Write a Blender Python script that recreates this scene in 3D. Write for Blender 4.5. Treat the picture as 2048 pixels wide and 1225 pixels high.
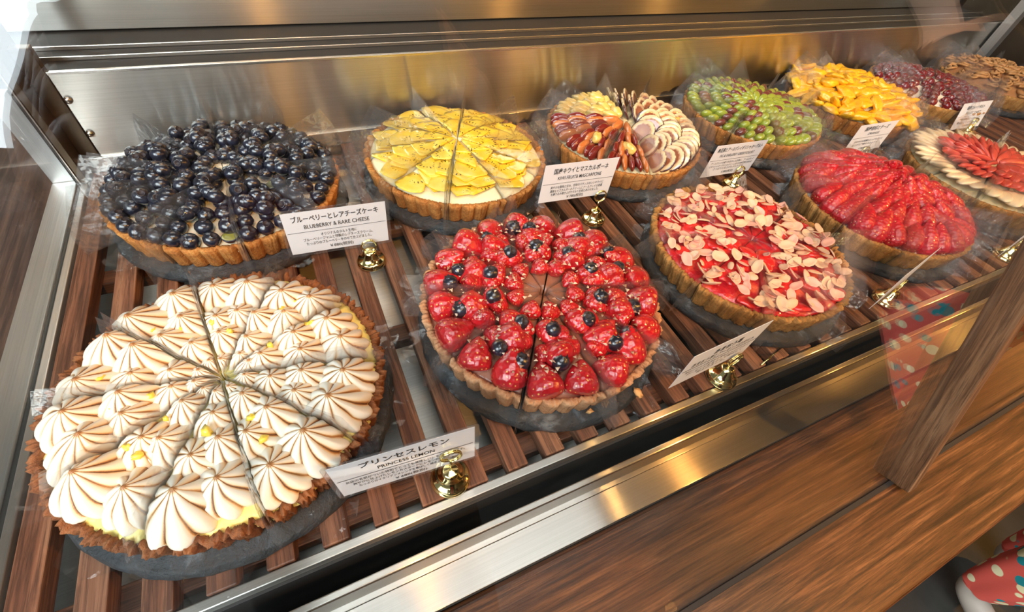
import bpy, bmesh, math, random
from math import sin, cos, pi, radians, exp, hypot, atan2, sqrt
from mathutils import Vector, Matrix, noise

for o in list(bpy.data.objects):
    bpy.data.objects.remove(o)
SC = bpy.context.scene
COL = SC.collection
rnd = random.Random(7)

# ------------------------------------------------------------------ camera
cam_d = bpy.data.cameras.new('camera'); cam = bpy.data.objects.new('camera', cam_d); COL.objects.link(cam)
R0 = Vector((0.9061, -0.4080, 0.1119)); R1 = Vector((-0.2482, -0.7267, -0.6405)); R2 = Vector((0.3427, 0.5526, -0.7598))
cam.matrix_world = Matrix(((R0.x, -R1.x, -R2.x, 0), (R0.y, -R1.y, -R2.y, 0), (R0.z, -R1.z, -R2.z, 0.42), (0, 0, 0, 1)))
cam_d.sensor_fit = 'HORIZONTAL'; cam_d.sensor_width = 36.0; cam_d.lens = 883.7 / 2048 * 36
cam_d.clip_start = 0.01
SC.camera = cam

# ------------------------------------------------------------------ world, lamps, exposure
W = bpy.data.worlds.new('world'); SC.world = W; W.use_nodes = True
wn = W.node_tree.nodes; wl = W.node_tree.links; wn.clear()
w_tc = wn.new('ShaderNodeTexCoord'); w_sep = wn.new('ShaderNodeSeparateXYZ'); w_ramp = wn.new('ShaderNodeValToRGB')
w_mr = wn.new('ShaderNodeMapRange'); w_bg = wn.new('ShaderNodeBackground'); w_out = wn.new('ShaderNodeOutputWorld')
wl.new(w_tc.outputs['Generated'], w_sep.inputs[0]); wl.new(w_sep.outputs['X'], w_mr.inputs['Value'])
w_mr.inputs['From Min'].default_value = -1; w_mr.inputs['From Max'].default_value = 1
wl.new(w_mr.outputs[0], w_ramp.inputs[0]); wl.new(w_ramp.outputs[0], w_bg.inputs[0]); wl.new(w_bg.outputs[0], w_out.inputs[0])
r_ = w_ramp.color_ramp
r_.elements[0].position = 0.0; r_.elements[0].color = (0.95, 1.0, 1.0, 1)
r_.elements[1].position = 1.0; r_.elements[1].color = (0.06, 0.035, 0.015, 1)
e_ = r_.elements.new(0.45); e_.color = (0.62, 0.58, 0.50, 1)
e_ = r_.elements.new(0.7); e_.color = (0.20, 0.13, 0.065, 1)
w_bg.inputs[1].default_value = 0.15

def area(name, loc, target, sx, sy, power, color):
    l = bpy.data.lights.new(name, 'AREA'); l.shape = 'RECTANGLE'; l.size = sx; l.size_y = sy; l.energy = power; l.color = color
    o = bpy.data.objects.new(name, l); COL.objects.link(o); o.location = loc
    o.rotation_euler = (Vector(target) - Vector(loc)).to_track_quat('-Z', 'Y').to_euler()
    return o
area('window_daylight', (-2.4, -2.2, 2.3), (0.1, 0.5, 0.0), 4.0, 2.2, 260, (0.84, 0.94, 1.0))
area('overhead_fill', (0.3, -0.3, 2.3), (0.4, 0.4, 0.0), 1.6, 0.8, 21, (0.93, 0.97, 1.0))  # added overhead fill, cool so the cards and meringue turn whiter
def spot(name, loc, target, power, color, radius, ang=60):
    l = bpy.data.lights.new(name, 'SPOT'); l.energy = power; l.color = color; l.shadow_soft_size = radius; l.spot_size = radians(ang); l.spot_blend = 0.6
    o = bpy.data.objects.new(name, l); COL.objects.link(o); o.location = loc
    o.rotation_euler = (Vector(target) - Vector(loc)).to_track_quat('-Z', 'Y').to_euler()
for k, lx in enumerate((0.0, 1.3, 2.48, 3.72)):
    spot('pendant_light', (lx, -0.75, 1.35), (lx * 0.62 + 0.1, 0.4, 0), 50, (1.0, 0.46, 0.10), 0.03, 95)
spot('warm_spot', (0.95, 0.1, 1.7), (0.9, 0.55, 0), 16, (1.0, 0.54, 0.17), 0.025)  # warm spots high above the right half of the deck
spot('warm_spot', (1.75, 0.1, 1.7), (1.5, 0.5, 0), 16, (1.0, 0.54, 0.17), 0.025)

SC.view_settings.view_transform = 'Standard'; SC.view_settings.look = 'None'
SC.view_settings.gamma = 1; SC.view_settings.use_curve_mapping = False
SC.view_settings.exposure = 0.36
SC.cycles.max_bounces = 10; SC.cycles.transparent_max_bounces = 48
SC.cycles.caustics_reflective = False; SC.cycles.caustics_refractive = False

# ------------------------------------------------------------------ materials
def mat(name, color, rough=0.5, metal=0.0, spec=0.5, coat=0.0, sss=0.0, trans=0.0):
    m = bpy.data.materials.new(name); m.use_nodes = True
    b = m.node_tree.nodes['Principled BSDF']
    b.inputs['Base Color'].default_value = (*color, 1); b.inputs['Roughness'].default_value = rough
    b.inputs['Metallic'].default_value = metal; b.inputs['Specular IOR Level'].default_value = spec
    b.inputs['Coat Weight'].default_value = coat; b.inputs['Coat Roughness'].default_value = 0.06
    if sss:
        b.inputs['Subsurface Weight'].default_value = sss; b.inputs['Subsurface Scale'].default_value = 0.004
        b.inputs['Subsurface Radius'].default_value = (1, 0.6, 0.4)
    b.inputs['Transmission Weight'].default_value = trans
    return m
class NT:
    def __init__(s, m):
        s.m = m; s.n = m.node_tree.nodes; s.l = m.node_tree.links; s.b = s.n.get('Principled BSDF')
    def add(s, t, **kw):
        n = s.n.new(t)
        for k, v in kw.items(): setattr(n, k, v)
        return n
    def link(s, a, b): s.l.new(a, b)
    def coord(s, scale=(1, 1, 1), kind='Object'):
        tc = s.add('ShaderNodeTexCoord'); mp = s.add('ShaderNodeMapping'); mp.inputs['Scale'].default_value = scale
        s.link(tc.outputs[kind], mp.inputs[0]); return mp.outputs[0]
    def noise(s, vec, scale, detail=4, rough=0.55, dist=0.0):
        n = s.add('ShaderNodeTexNoise'); n.inputs['Scale'].default_value = scale; n.inputs['Detail'].default_value = detail
        n.inputs['Roughness'].default_value = rough; n.inputs['Distortion'].default_value = dist
        if vec is not None: s.link(vec, n.inputs['Vector'])
        return n.outputs['Fac']
    def ramp(s, fac, stops):
        r = s.add('ShaderNodeValToRGB'); s.link(fac, r.inputs[0]); el = r.color_ramp.elements
        while len(el) < len(stops): el.new(0.5)
        for e, (p, c) in zip(el, stops):
            e.position = p; e.color = (*c, 1) if len(c) == 3 else c
        return r.outputs[0]
    def bump(s, fac, strength=0.5, dist=0.002):
        b = s.add('ShaderNodeBump'); b.inputs['Strength'].default_value = strength; b.inputs['Distance'].default_value = dist
        s.link(fac, b.inputs['Height']); s.link(b.outputs[0], s.b.inputs['Normal']); return b
    def color(s, c): s.link(c, s.b.inputs['Base Color'])
    def mix(s, fac, a, b, blend='MIX'):
        n = s.add('ShaderNodeMix', data_type='RGBA', blend_type=blend)
        for sock, v in ((n.inputs[0], fac), (n.inputs[6], a), (n.inputs[7], b)):
            if hasattr(v, 'is_linked'): s.link(v, sock)
            elif isinstance(v, tuple): sock.default_value = (*v, 1)
            else: sock.default_value = v
        return n.outputs[2]
    def math(s, op, a, b=None):
        n = s.add('ShaderNodeMath', operation=op)
        for i, v in enumerate((a, b)):
            if v is None: continue
            if hasattr(v, 'is_linked'): s.link(v, n.inputs[i])
            else: n.inputs[i].default_value = v
        return n.outputs[0]

def steel(name, base, rough, along='X', aniso=0.62, grain=0.0):
    """brushed steel: smooth along its grain, rough across it, so lamps smear into streaks across the grain"""
    m = bpy.data.materials.new(name); m.use_nodes = True; t = NT(m); t.n.clear()
    out = t.add('ShaderNodeOutputMaterial')
    sc = {'X': (1.5, 330, 330), 'Y': (330, 1.5, 330), 'Z': (330, 330, 1.5)}[along]
    col = t.ramp(t.noise(t.coord(sc), 3, 3), [(0.25, tuple(c * 0.82 for c in base)), (0.75, base)])
    v = t.add('ShaderNodeCombineXYZ'); v.inputs[{'X': 0, 'Y': 1, 'Z': 2}[along]].default_value = 1.0
    gl = []
    for r, an in ((rough, aniso), (min(0.6, rough * 1.9), 0.35)):
        g = t.add('ShaderNodeBsdfAnisotropic'); g.inputs['Roughness'].default_value = r; g.inputs['Anisotropy'].default_value = an
        t.link(col, g.inputs['Color']); t.link(v.outputs[0], g.inputs['Tangent']); gl.append(g)
    mx = t.add('ShaderNodeMixShader'); mx.inputs[0].default_value = 0.30
    t.link(gl[0].outputs[0], mx.inputs[1]); t.link(gl[1].outputs[0], mx.inputs[2]); t.link(mx.outputs[0], out.inputs[0])
    return m
M = {}
M['steel'] = steel('brushed_steel', (0.78, 0.755, 0.69), 0.20, 'X', 0.76)
M['steel_y'] = steel('brushed_steel_depth', (0.74, 0.73, 0.70), 0.33, 'Y')
M['steel_z'] = steel('brushed_steel_post', (0.72, 0.73, 0.72), 0.3, 'Z')
M['dark_steel'] = mat('steel_dark_reflection', (0.10, 0.075, 0.05), 0.35, 0.9)  # steel darkened in colour, standing for dark reflections on post and rail faces
M['track'] = mat('dark_track', (0.016, 0.016, 0.015), 0.6, 0.0, 0.25)
M['rail'] = mat('rail_edge', (0.85, 0.83, 0.78), 0.25, 1.0)
M['black'] = mat('black_gap', (0.012, 0.012, 0.012), 0.6)
M['base'] = steel('pale_steel_base', (0.80, 0.78, 0.72), 0.4, 'X', 0.3)
M['screw'] = mat('screw_steel', (0.55, 0.5, 0.45), 0.25, 1.0)

def wood(name, dark, mid, light, axis, scale=1.0, rough=0.5, lean=0.0):
    m = mat(name, mid, rough); t = NT(m)
    s = {'X': (1.6, 42, 42), 'Y': (42, 1.6, 42), 'Z': (42, 42, 1.6)}[axis]
    s = tuple(v * scale for v in s)
    oi = t.add('ShaderNodeObjectInfo')
    mp = t.add('ShaderNodeMapping'); mp.inputs['Scale'].default_value = s
    tc = t.add('ShaderNodeTexCoord'); t.link(tc.outputs['Object'], mp.inputs[0])
    if lean:
        ro = t.add('ShaderNodeMapping'); ro.inputs['Rotation'].default_value = (lean, 0, 0); t.link(tc.outputs['Object'], ro.inputs[0]); t.link(ro.outputs[0], mp.inputs[0])
    cx = t.add('ShaderNodeCombineXYZ')
    off = t.math('MULTIPLY', oi.outputs['Random'], 37.0)
    for i in range(3): t.link(off, cx.inputs[i])
    t.link(cx.outputs[0], mp.inputs['Location'])
    f1 = t.noise(mp.outputs[0], 1.3, 9, 0.68, 0.5); f2 = t.noise(mp.outputs[0], 6.0, 6, 0.75)
    c1 = t.ramp(f1, [(0.36, dark), (0.5, mid), (0.64, light)])
    c2 = t.ramp(f2, [(0.43, (0.10, 0.10, 0.10)), (0.52, (1, 1, 1))])
    t.color(t.mix(0.55, c1, c2, 'MULTIPLY'))
    t.bump(f2, 0.25, 0.001)
    return m
M['slat'] = wood('slat_walnut', (0.075, 0.028, 0.014), (0.185, 0.075, 0.038), (0.32, 0.155, 0.085), 'Y', 1.3)
M['batten'] = wood('batten_walnut', (0.06, 0.025, 0.012), (0.13, 0.055, 0.028), (0.22, 0.10, 0.05), 'X', 1.3)
M['counter'] = wood('counter_walnut', (0.026, 0.008, 0.002), (0.095, 0.034, 0.010), (0.23, 0.10, 0.038), 'X', 2.4, 0.4)
M['post'] = wood('post_walnut', (0.09, 0.045, 0.02), (0.20, 0.11, 0.055), (0.36, 0.23, 0.13), 'Z', 1.8, 0.5, math.atan(0.386))
M['side'] = wood('side_walnut', (0.03, 0.013, 0.009), (0.075, 0.032, 0.02), (0.16, 0.08, 0.05), 'Y', 0.6, 0.4)

def slate_mat():
    m = mat('slate', (0.05, 0.055, 0.06), 0.55); t = NT(m)
    f = t.noise(t.coord(), 28, 8, 0.65, 0.5); g = t.noise(t.coord(), 160, 4, 0.6)
    t.color(t.ramp(f, [(0.3, (0.010, 0.012, 0.014)), (0.55, (0.030, 0.036, 0.041)), (0.72, (0.17, 0.205, 0.23))]))
    t.bump(t.math('ADD', f, t.math('MULTIPLY', g, 0.4)), 0.9, 0.006); return m
M['slate'] = slate_mat()

def thin_clear(name, tint, ior, rough, haze=0.0, crinkle=0.0, gloss=1.0):
    """a clear sheet that passes light straight through and mirrors by its Fresnel reflectance"""
    m = bpy.data.materials.new(name); m.use_nodes = True; t = NT(m); t.n.clear()
    out = t.add('ShaderNodeOutputMaterial'); tr = t.add('ShaderNodeBsdfTransparent'); tr.inputs[0].default_value = (*tint, 1)
    gl = t.add('ShaderNodeBsdfGlossy'); gl.inputs['Roughness'].default_value = rough
    gl.inputs['Color'].default_value = (gloss, gloss, gloss, 1)
    ge = t.add('ShaderNodeNewGeometry'); dt = t.add('ShaderNodeVectorMath', operation='DOT_PRODUCT')
    t.link(ge.outputs['Normal'], dt.inputs[0]); t.link(ge.outputs['Incoming'], dt.inputs[1])
    k = t.math('POWER', t.math('SUBTRACT', 1.0, t.math('MINIMUM', t.math('ABSOLUTE', dt.outputs['Value']), 1.0)), 5.0)
    f0 = ((ior - 1) / (ior + 1)) ** 2
    fac = t.math('ADD', f0, t.math('MULTIPLY', k, 1 - f0))
    mx = t.add('ShaderNodeMixShader'); t.link(fac, mx.inputs[0]); t.link(tr.outputs[0], mx.inputs[1]); t.link(gl.outputs[0], mx.inputs[2])
    if crinkle:
        f = t.noise(t.coord(), 26, 3, 0.5); b = t.add('ShaderNodeBump'); b.inputs['Strength'].default_value = crinkle; b.inputs['Distance'].default_value = 0.01
        t.link(f, b.inputs['Height']); t.link(b.outputs[0], gl.inputs['Normal'])
    last = mx.outputs[0]
    if haze:
        df = t.add('ShaderNodeBsdfTranslucent'); df.inputs[0].default_value = (0.9, 0.92, 0.95, 1)
        d2 = t.add('ShaderNodeBsdfDiffuse'); d2.inputs[0].default_value = (0.9, 0.92, 0.95, 1)
        a = t.add('ShaderNodeMixShader'); t.link(df.outputs[0], a.inputs[1]); t.link(d2.outputs[0], a.inputs[2])
        m2 = t.add('ShaderNodeMixShader'); m2.inputs[0].default_value = haze; t.link(last, m2.inputs[1]); t.link(a.outputs[0], m2.inputs[2]); last = m2.outputs[0]
    t.link(last, out.inputs[0]); return m
M['glass'] = thin_clear('window_glass', (0.985, 0.99, 0.985), 1.5, 0.0)
M['film'] = thin_clear('clear_film', (0.96, 0.965, 0.97), 2.25, 0.08, 0.052, 0.75)
M['film_low'] = thin_clear('clear_film_flap', (0.96, 0.965, 0.97), 1.65, 0.08, 0.006, 0.6)

def crust_mat(name, dark, mid, light):
    m = mat(name, mid, 0.75); t = NT(m)
    f = t.noise(t.coord(), 60, 6, 0.7); g = t.noise(t.coord(), 320, 4, 0.7)
    t.color(t.ramp(t.math('ADD', t.math('MULTIPLY', f, 0.6), t.math('MULTIPLY', g, 0.4)), [(0.32, dark), (0.5, mid), (0.68, light)]))
    t.bump(g, 0.8, 0.0022); return m
M['crust_gold'] = crust_mat('crust_golden', (0.20, 0.062, 0.011), (0.47, 0.185, 0.038), (0.70, 0.36, 0.10))
M['crust_choc'] = crust_mat('crust_dark', (0.10, 0.03, 0.008), (0.25, 0.085, 0.024), (0.40, 0.16, 0.055))
M['crust_pink'] = crust_mat('crust_cocoa', (0.36, 0.15, 0.06), (0.56, 0.28, 0.13), (0.72, 0.43, 0.24))
M['crust_tan'] = crust_mat('crust_tan', (0.20, 0.085, 0.016), (0.42, 0.20, 0.05), (0.62, 0.36, 0.12))

def cream(name, c, rough=0.5, b=0.4, scale=60, coat=0.0):
    m = mat(name, c, rough, coat=coat, sss=0.25); t = NT(m); t.bump(t.noise(t.coord(), scale, 4, 0.6), b, 0.004); return m
M['curd'] = cream('lemon_curd', (0.93, 0.78, 0.25), 0.35)
M['cheese'] = cream('rare_cheese', (0.82, 0.76, 0.60))
M['mascarpone'] = cream('mascarpone', (0.88, 0.80, 0.52))
M['choc'] = cream('cocoa_cream', (0.36, 0.15, 0.09), 0.3, coat=0.4)
M['custard'] = cream('custard', (0.85, 0.74, 0.45))
M['jam'] = cream('red_jam', (0.62, 0.02, 0.03), 0.15, 0.7, 90, 0.8)
t = NT(M['jam']); t.color(t.ramp(t.noise(t.coord(), 38, 4, 0.6), [(0.35, (0.36, 0.006, 0.02)), (0.52, (0.60, 0.02, 0.03)), (0.68, (0.78, 0.13, 0.06))]))
M['whipped'] = cream('whipped_cream', (0.90, 0.84, 0.70))
M['chestnut'] = cream('chestnut_cream', (0.52, 0.27, 0.10), 0.45, 0.6, 120)
M['brown_fill'] = cream('brown_filling', (0.42, 0.2, 0.08))

def meringue_mat():
    m = mat('meringue', (0.93, 0.90, 0.83), 0.45, sss=0.15); t = NT(m)
    a = t.add('ShaderNodeAttribute', attribute_name='toast')
    n = t.noise(t.coord(), 70, 3)
    f = t.math('MULTIPLY', a.outputs['Fac'], t.math('ADD', t.math('MULTIPLY', n, 1.3), 0.3))
    t.color(t.ramp(f, [(0.0, (0.88, 0.83, 0.72)), (0.25, (0.80, 0.60, 0.36)), (0.5, (0.50, 0.22, 0.06)), (0.85, (0.10, 0.03, 0.01))])); return m
M['meringue'] = meringue_mat()
M['zest'] = mat('lemon_zest', (0.95, 0.72, 0.08), 0.3, coat=0.5)

def berry_mat():
    m = mat('blueberry', (0.012, 0.014, 0.03), 0.28, coat=1.0); t = NT(m)
    f = t.noise(t.coord(), 90, 3); t.color(t.ramp(f, [(0.35, (0.004, 0.004, 0.008)), (0.7, (0.018, 0.023, 0.045))]))
    t.bump(f, 0.35, 0.003); return m
M['blueberry'] = berry_mat()
M['berry_crown'] = mat('berry_crown', (0.02, 0.015, 0.02), 0.6)
M['berry_cut'] = mat('cut_berry', (0.30, 0.30, 0.06), 0.2, coat=0.8)

def strawberry_mat(name, c, seedc, coat=1.0, rough=0.25, scale=200):
    m = mat(name, c, rough, coat=coat, sss=0.1); t = NT(m)
    v = t.add('ShaderNodeTexVoronoi'); v.inputs['Scale'].default_value = scale; v.inputs['Randomness'].default_value = 0.55
    t.link(t.coord((1, 1, 0.75)), v.inputs['Vector'])
    n = t.noise(t.coord(), 60, 3)
    body = t.ramp(n, [(0.3, tuple(x * 0.55 for x in c)), (0.65, c)])
    seed = t.ramp(v.outputs['Distance'], [(0.13, (1, 1, 1)), (0.2, (0, 0, 0))])
    t.color(t.mix(seed, body, seedc)); t.bump(v.outputs['Distance'], 0.55, 0.003); return m
M['strawberry'] = strawberry_mat('strawberry_glazed', (0.62, 0.012, 0.02), (0.85, 0.45, 0.12))
M['strawberry_big'] = strawberry_mat('strawberry_fresh', (0.60, 0.015, 0.03), (0.9, 0.5, 0.25), 0.5, 0.35)
M['straw_slice'] = cream('strawberry_slice', (0.72, 0.03, 0.03), 0.15, 0.5, 90, 1.0)
M['nib'] = mat('cocoa_nib', (0.42, 0.24, 0.15), 0.6)
M['nib_pale'] = mat('cocoa_nib_pale', (0.75, 0.58, 0.42), 0.6)
M['almond'] = mat('almond_flake', (0.84, 0.56, 0.38), 0.45, sss=0.2)
M['almond_skin'] = mat('almond_flake_pink', (0.88, 0.47, 0.38), 0.4, sss=0.2)

def kiwi_mat():
    m = mat('golden_kiwi', (0.93, 0.62, 0.03), 0.12, coat=1.0, sss=0.15); t = NT(m)
    tc = t.add('ShaderNodeTexCoord'); sp = t.add('ShaderNodeSeparateXYZ'); t.link(tc.outputs['Object'], sp.inputs[0])
    x, y = sp.outputs[0], sp.outputs[1]
    r = t.math('SQRT', t.math('ADD', t.math('MULTIPLY', x, x), t.math('MULTIPLY', y, y)))
    ang = t.math('ARCTAN2', y, x)
    sa = t.math('COSINE', t.math('MULTIPLY', ang, 13.0))
    ring = t.math('SUBTRACT', 1.0, t.math('MULTIPLY', t.math('ABSOLUTE', t.math('SUBTRACT', r, 0.0105)), 330.0))
    n2 = t.noise(t.coord(), 130, 1)
    sd = t.math('MULTIPLY', t.math('MULTIPLY', t.math('GREATER_THAN', sa, 0.55), t.math('GREATER_THAN', ring, 0.2)), t.math('GREATER_THAN', n2, 0.53))
    n = t.noise(t.coord(), 45, 3)
    body = t.ramp(n, [(0.3, (0.88, 0.52, 0.015)), (0.55, (0.95, 0.66, 0.05)), (0.8, (0.97, 0.80, 0.22))])
    t.color(t.mix(sd, body, (0.06, 0.035, 0.01))); t.bump(n, 0.25, 0.003); return m
M['kiwi'] = kiwi_mat()
M['orange'] = cream('orange_segment', (0.95, 0.50, 0.012), 0.2, 0.7, 130, 0.7)
M['grape_green'] = cream('green_grape', (0.30, 0.37, 0.045), 0.15, 0.1, 60, 1.0)
M['grape_red'] = cream('red_grape', (0.17, 0.045, 0.035), 0.15, 0.1, 60, 1.0)
M['plum'] = cream('plum_slice', (0.20, 0.02, 0.015), 0.12, 0.3, 60, 1.0)
M['plum_amber'] = cream('plum_amber', (0.60, 0.19, 0.05), 0.12, 0.3, 60, 1.0)
M['yellow_fruit'] = cream('yellow_fruit', (0.86, 0.62, 0.16), 0.15, 0.3, 60, 1.0)
M['cherry'] = cream('dark_cherry', (0.16, 0.008, 0.012), 0.12, 0.3, 80, 1.0)
M['pear'] = cream('pear_slice', (0.88, 0.74, 0.50), 0.3, 0.2, 90, 0.4)
M['red_slice'] = cream('red_slice', (0.62, 0.09, 0.06), 0.25, 0.4, 90, 0.6)
def fig_mat():
    m = mat('fig_slice', (0.5, 0.2, 0.1), 0.2, coat=0.8); t = NT(m)
    tc = t.add('ShaderNodeTexCoord'); sp = t.add('ShaderNodeSeparateXYZ'); t.link(tc.outputs['Object'], sp.inputs[0])
    r = t.math('SQRT', t.math('ADD', t.math('MULTIPLY', sp.outputs[0], sp.outputs[0]), t.math('MULTIPLY', sp.outputs[1], sp.outputs[1])))
    q = t.math('ADD', t.math('MULTIPLY', r, 1 / 0.0235), t.math('MULTIPLY', t.math('SUBTRACT', t.noise(t.coord(), 200, 3), 0.5), 0.25))
    t.color(t.ramp(q, [(0.0, (0.46, 0.20, 0.09)), (0.55, (0.30, 0.09, 0.045)), (0.70, (0.78, 0.60, 0.36)), (0.84, (0.82, 0.68, 0.42)), (0.90, (0.07, 0.02, 0.025))])); return m
M['fig'] = fig_mat()
M['brass'] = mat('polished_brass', (0.92, 0.78, 0.36), 0.1, 1.0)
M['paper'] = mat('card_paper', (0.82, 0.86, 0.92), 0.6)
M['ink'] = mat('ink', (0.02, 0.02, 0.022), 0.7)
M['laminate'] = thin_clear('laminate', (0.95, 0.95, 0.95), 1.5, 0.05, 0.04)
M['crumb'] = mat('crumb', (0.75, 0.40, 0.15), 0.8)
M['floor'] = None

# ------------------------------------------------------------------ mesh helpers
def link(name, me, parent=None, loc=(0, 0, 0), rot=(0, 0, 0), scale=(1, 1, 1)):
    o = bpy.data.objects.new(name, me); COL.objects.link(o)
    o.location = loc; o.rotation_euler = rot; o.scale = scale
    if parent: o.parent = parent
    return o
def tag(o, label, cat=None, group=None, kind=None):
    if label: o['label'] = label
    if cat: o['category'] = cat
    if group: o['group'] = group
    if kind: o['kind'] = kind
    return o
def empty(name, loc, label, cat, group=None, rotz=0):
    o = link(name, None, None, loc, (0, 0, rotz)); o.empty_display_size = 0.02
    return tag(o, label, cat, group)
class MB:
    def __init__(s): s.v = []; s.f = []; s.sm = True
    def add(s, verts, faces):
        n = len(s.v); s.v += [tuple(v) for v in verts]; s.f += [tuple(i + n for i in f) for f in faces]; return s
    def box(s, x0, x1, y0, y1, z0, z1):
        return s.add([(x0, y0, z0), (x1, y0, z0), (x1, y1, z0), (x0, y1, z0), (x0, y0, z1), (x1, y0, z1), (x1, y1, z1), (x0, y1, z1)],
                     [(0, 3, 2, 1), (4, 5, 6, 7), (0, 1, 5, 4), (1, 2, 6, 5), (2, 3, 7, 6), (3, 0, 4, 7)])
    def grid(s, rows, close_u=False, cap0=False, cap1=False):
        """rows: list of rings of points"""
        n = len(s.v); k = len(rows[0])
        for r in rows: s.v += [tuple(p) for p in r]
        for i in range(len(rows) - 1):
            for j in range(k if close_u else k - 1):
                a = n + i * k + j; b = n + i * k + (j + 1) % k
                s.f.append((a, b, b + k, a + k))
        if cap0: s.f.append(tuple(n + j for j in reversed(range(k))))
        if cap1: s.f.append(tuple(n + (len(rows) - 1) * k + j for j in range(k)))
        return s
    def tube(s, pts, r, seg=10, cap=True):
        pts = [Vector(p) for p in pts]; rows = []
        rr = r if hasattr(r, '__len__') else [r] * len(pts)
        up = Vector((0, 0, 1))
        for i, p in enumerate(pts):
            d = (pts[min(i + 1, len(pts) - 1)] - pts[max(i - 1, 0)]).normalized()
            a = d.cross(up)
            if a.length < 1e-4: a = d.cross(Vector((1, 0, 0)))
            a.normalize(); b = d.cross(a).normalized()
            rows.append([p + (a * cos(2 * pi * k / seg) + b * sin(2 * pi * k / seg)) * rr[i] for k in range(seg)])
        return s.grid(rows, True, cap, cap)
    def mesh(s, name, m, smooth=True):
        me = bpy.data.meshes.new(name); me.from_pydata(s.v, [], s.f); me.update()
        bm = bmesh.new(); bm.from_mesh(me); bmesh.ops.recalc_face_normals(bm, faces=bm.faces); bm.to_mesh(me); bm.free()
        for mm in (m if isinstance(m, (list, tuple)) else [m]): me.materials.append(mm)
        if smooth:
            me.polygons.foreach_set('use_smooth', [True] * len(me.polygons))
        return me
def bevel(me, w, seg=2, ang=40):
    bm = bmesh.new(); bm.from_mesh(me)
    ed = [e for e in bm.edges if len(e.link_faces) == 2 and e.calc_face_angle(0) > radians(ang)]
    bmesh.ops.bevel(bm, geom=ed, offset=w, segments=seg, affect='EDGES', profile=0.5)
    bm.to_mesh(me); bm.free(); return me
def boxmesh(name, dims, m, w=0.001):
    return bevel(MB().box(*dims).mesh(name, m, False), w)
def part(name, dims, m, parent, w=0.001):
    return link(name, boxmesh(name, dims, m, w), parent)

# ------------------------------------------------------------------ the display case
YB = 0.729; ZL = 0.1303; XR = 1.957
case = empty('display_case', (0, 0, 0), 'long stainless steel display case with slanted front glass holding the tarts', 'display case')
part('back_panel', (-0.2575, XR, YB, YB + 0.012, -0.09, ZL), M['steel'], case)
part('back_flange', (-0.2775, XR, YB - 0.004, YB + 0.001, -0.004, 0.0205), M['steel'], case)
tr = part('door_track', (-0.33, XR + 0.04, YB + 0.0125, 0.90, ZL - 0.03, ZL - 0.002), M['track'], case)
for y in (0.771, 0.805):
    part('track_rail', (-0.30, XR, y, y + 0.0022, ZL - 0.0018, ZL + 0.003), M['rail'], tr, 0.0005)
part('track_lip', (-0.2575, XR, YB - 0.0005, YB + 0.0025, ZL - 0.001, ZL + 0.0025), M['rail'], tr, 0.0005)
part('sliding_door', (-0.34, XR + 0.05, 0.868, 0.886, ZL + 0.0, 0.75), M['steel'], case)
# left corner post with its screws
post = part('corner_post', (-0.2775, -0.2577, YB - 0.0015, YB + 0.011, 0.0206, ZL + 0.03), M['dark_steel'], case, 0.0008)
for z in (0.099, 0.054):
    mb = MB(); mb.grid([[(-0.2577 + 0.005 + cos(a) * r, YB - 0.0015 - h, z + sin(a) * r) for a in [2 * pi * k / 16 for k in range(16)]] for r, h in ((0.0045, 0), (0.004, 0.002), (0.0022, 0.0032), (0.0004, 0.0036))], True, False, True)
    link('screw', mb.mesh('screw', M['screw']), post)
part('side_post', (-0.2865, -0.2780, 0.700, 0.760, -0.03, 0.55), M['dark_steel'], case, 0.0008)
part('side_post_lip', (-0.2885, -0.2866, 0.699, 0.712, -0.03, 0.55), M['screw'], case, 0.0005)
part('left_frame_upright', (-0.3195, -0.2935, 0.709, 0.76, -0.002, 0.125), M['steel_z'], case)
part('left_gasket_upright', (-0.2934, -0.2889, 0.703, 0.75, -0.002, 0.125), M['track'], case, 0.0005)
part('left_sill', (-0.3200, -0.2921, -0.10, 0.709, -0.04, 0.0), M['steel_y'], case)
part('left_gasket', (-0.2920, -0.2872, -0.10, 0.7029, -0.04, -0.002), M['track'], case, 0.0005)
part('left_inner_sill', (-0.2871, -0.2796, -0.05, 0.699, -0.04, 0.0), M['steel_y'], case)
part('left_glass', (-0.2918, -0.2876, 0.10, 0.7025, -0.0019, 0.55), M['glass'], case, 0.0003)
# bottom under the slats
part('bottom_tray', (-0.285, XR, 0.1105, YB + 0.001, -0.075, -0.065), M['base'], case)
# front sill: rail, drain gap, rail, steel ledge
part('front_rail', (-0.2795, XR, 0.1100, 0.1178, -0.09, -0.001), M['steel'], case)
part('drain_channel', (-0.2795, XR, 0.0865, 0.1099, -0.16, -0.13), M['black'], case)
part('drain_wall', (-0.2795, XR, 0.1075, 0.1099, -0.13, -0.012), M['black'], case, 0.0002)
part('front_rail', (-0.2795, XR, 0.0808, 0.0864, -0.13, -0.005), M['steel'], case)
part('rail_dark_strip', (-0.2795, XR, 0.0800, 0.08075, -0.0400, -0.0065), M['dark_steel'], case, 0.0001)  # added thin strip; the steel face's dark reflection is put into its colour
part('ledge_strip', (-0.2795, XR, 0.0752, 0.0807, -0.07, -0.0405), M['steel'], case, 0.0004)
part('steel_ledge', (-0.2795, XR, 0.0452, 0.0749, -0.07, -0.0415), M['steel'], case, 0.0004)
part('ledge_joint', (-0.2795, XR, 0.0440, 0.0451, -0.07, -0.043), M['black'], case, 0.0001)
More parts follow.
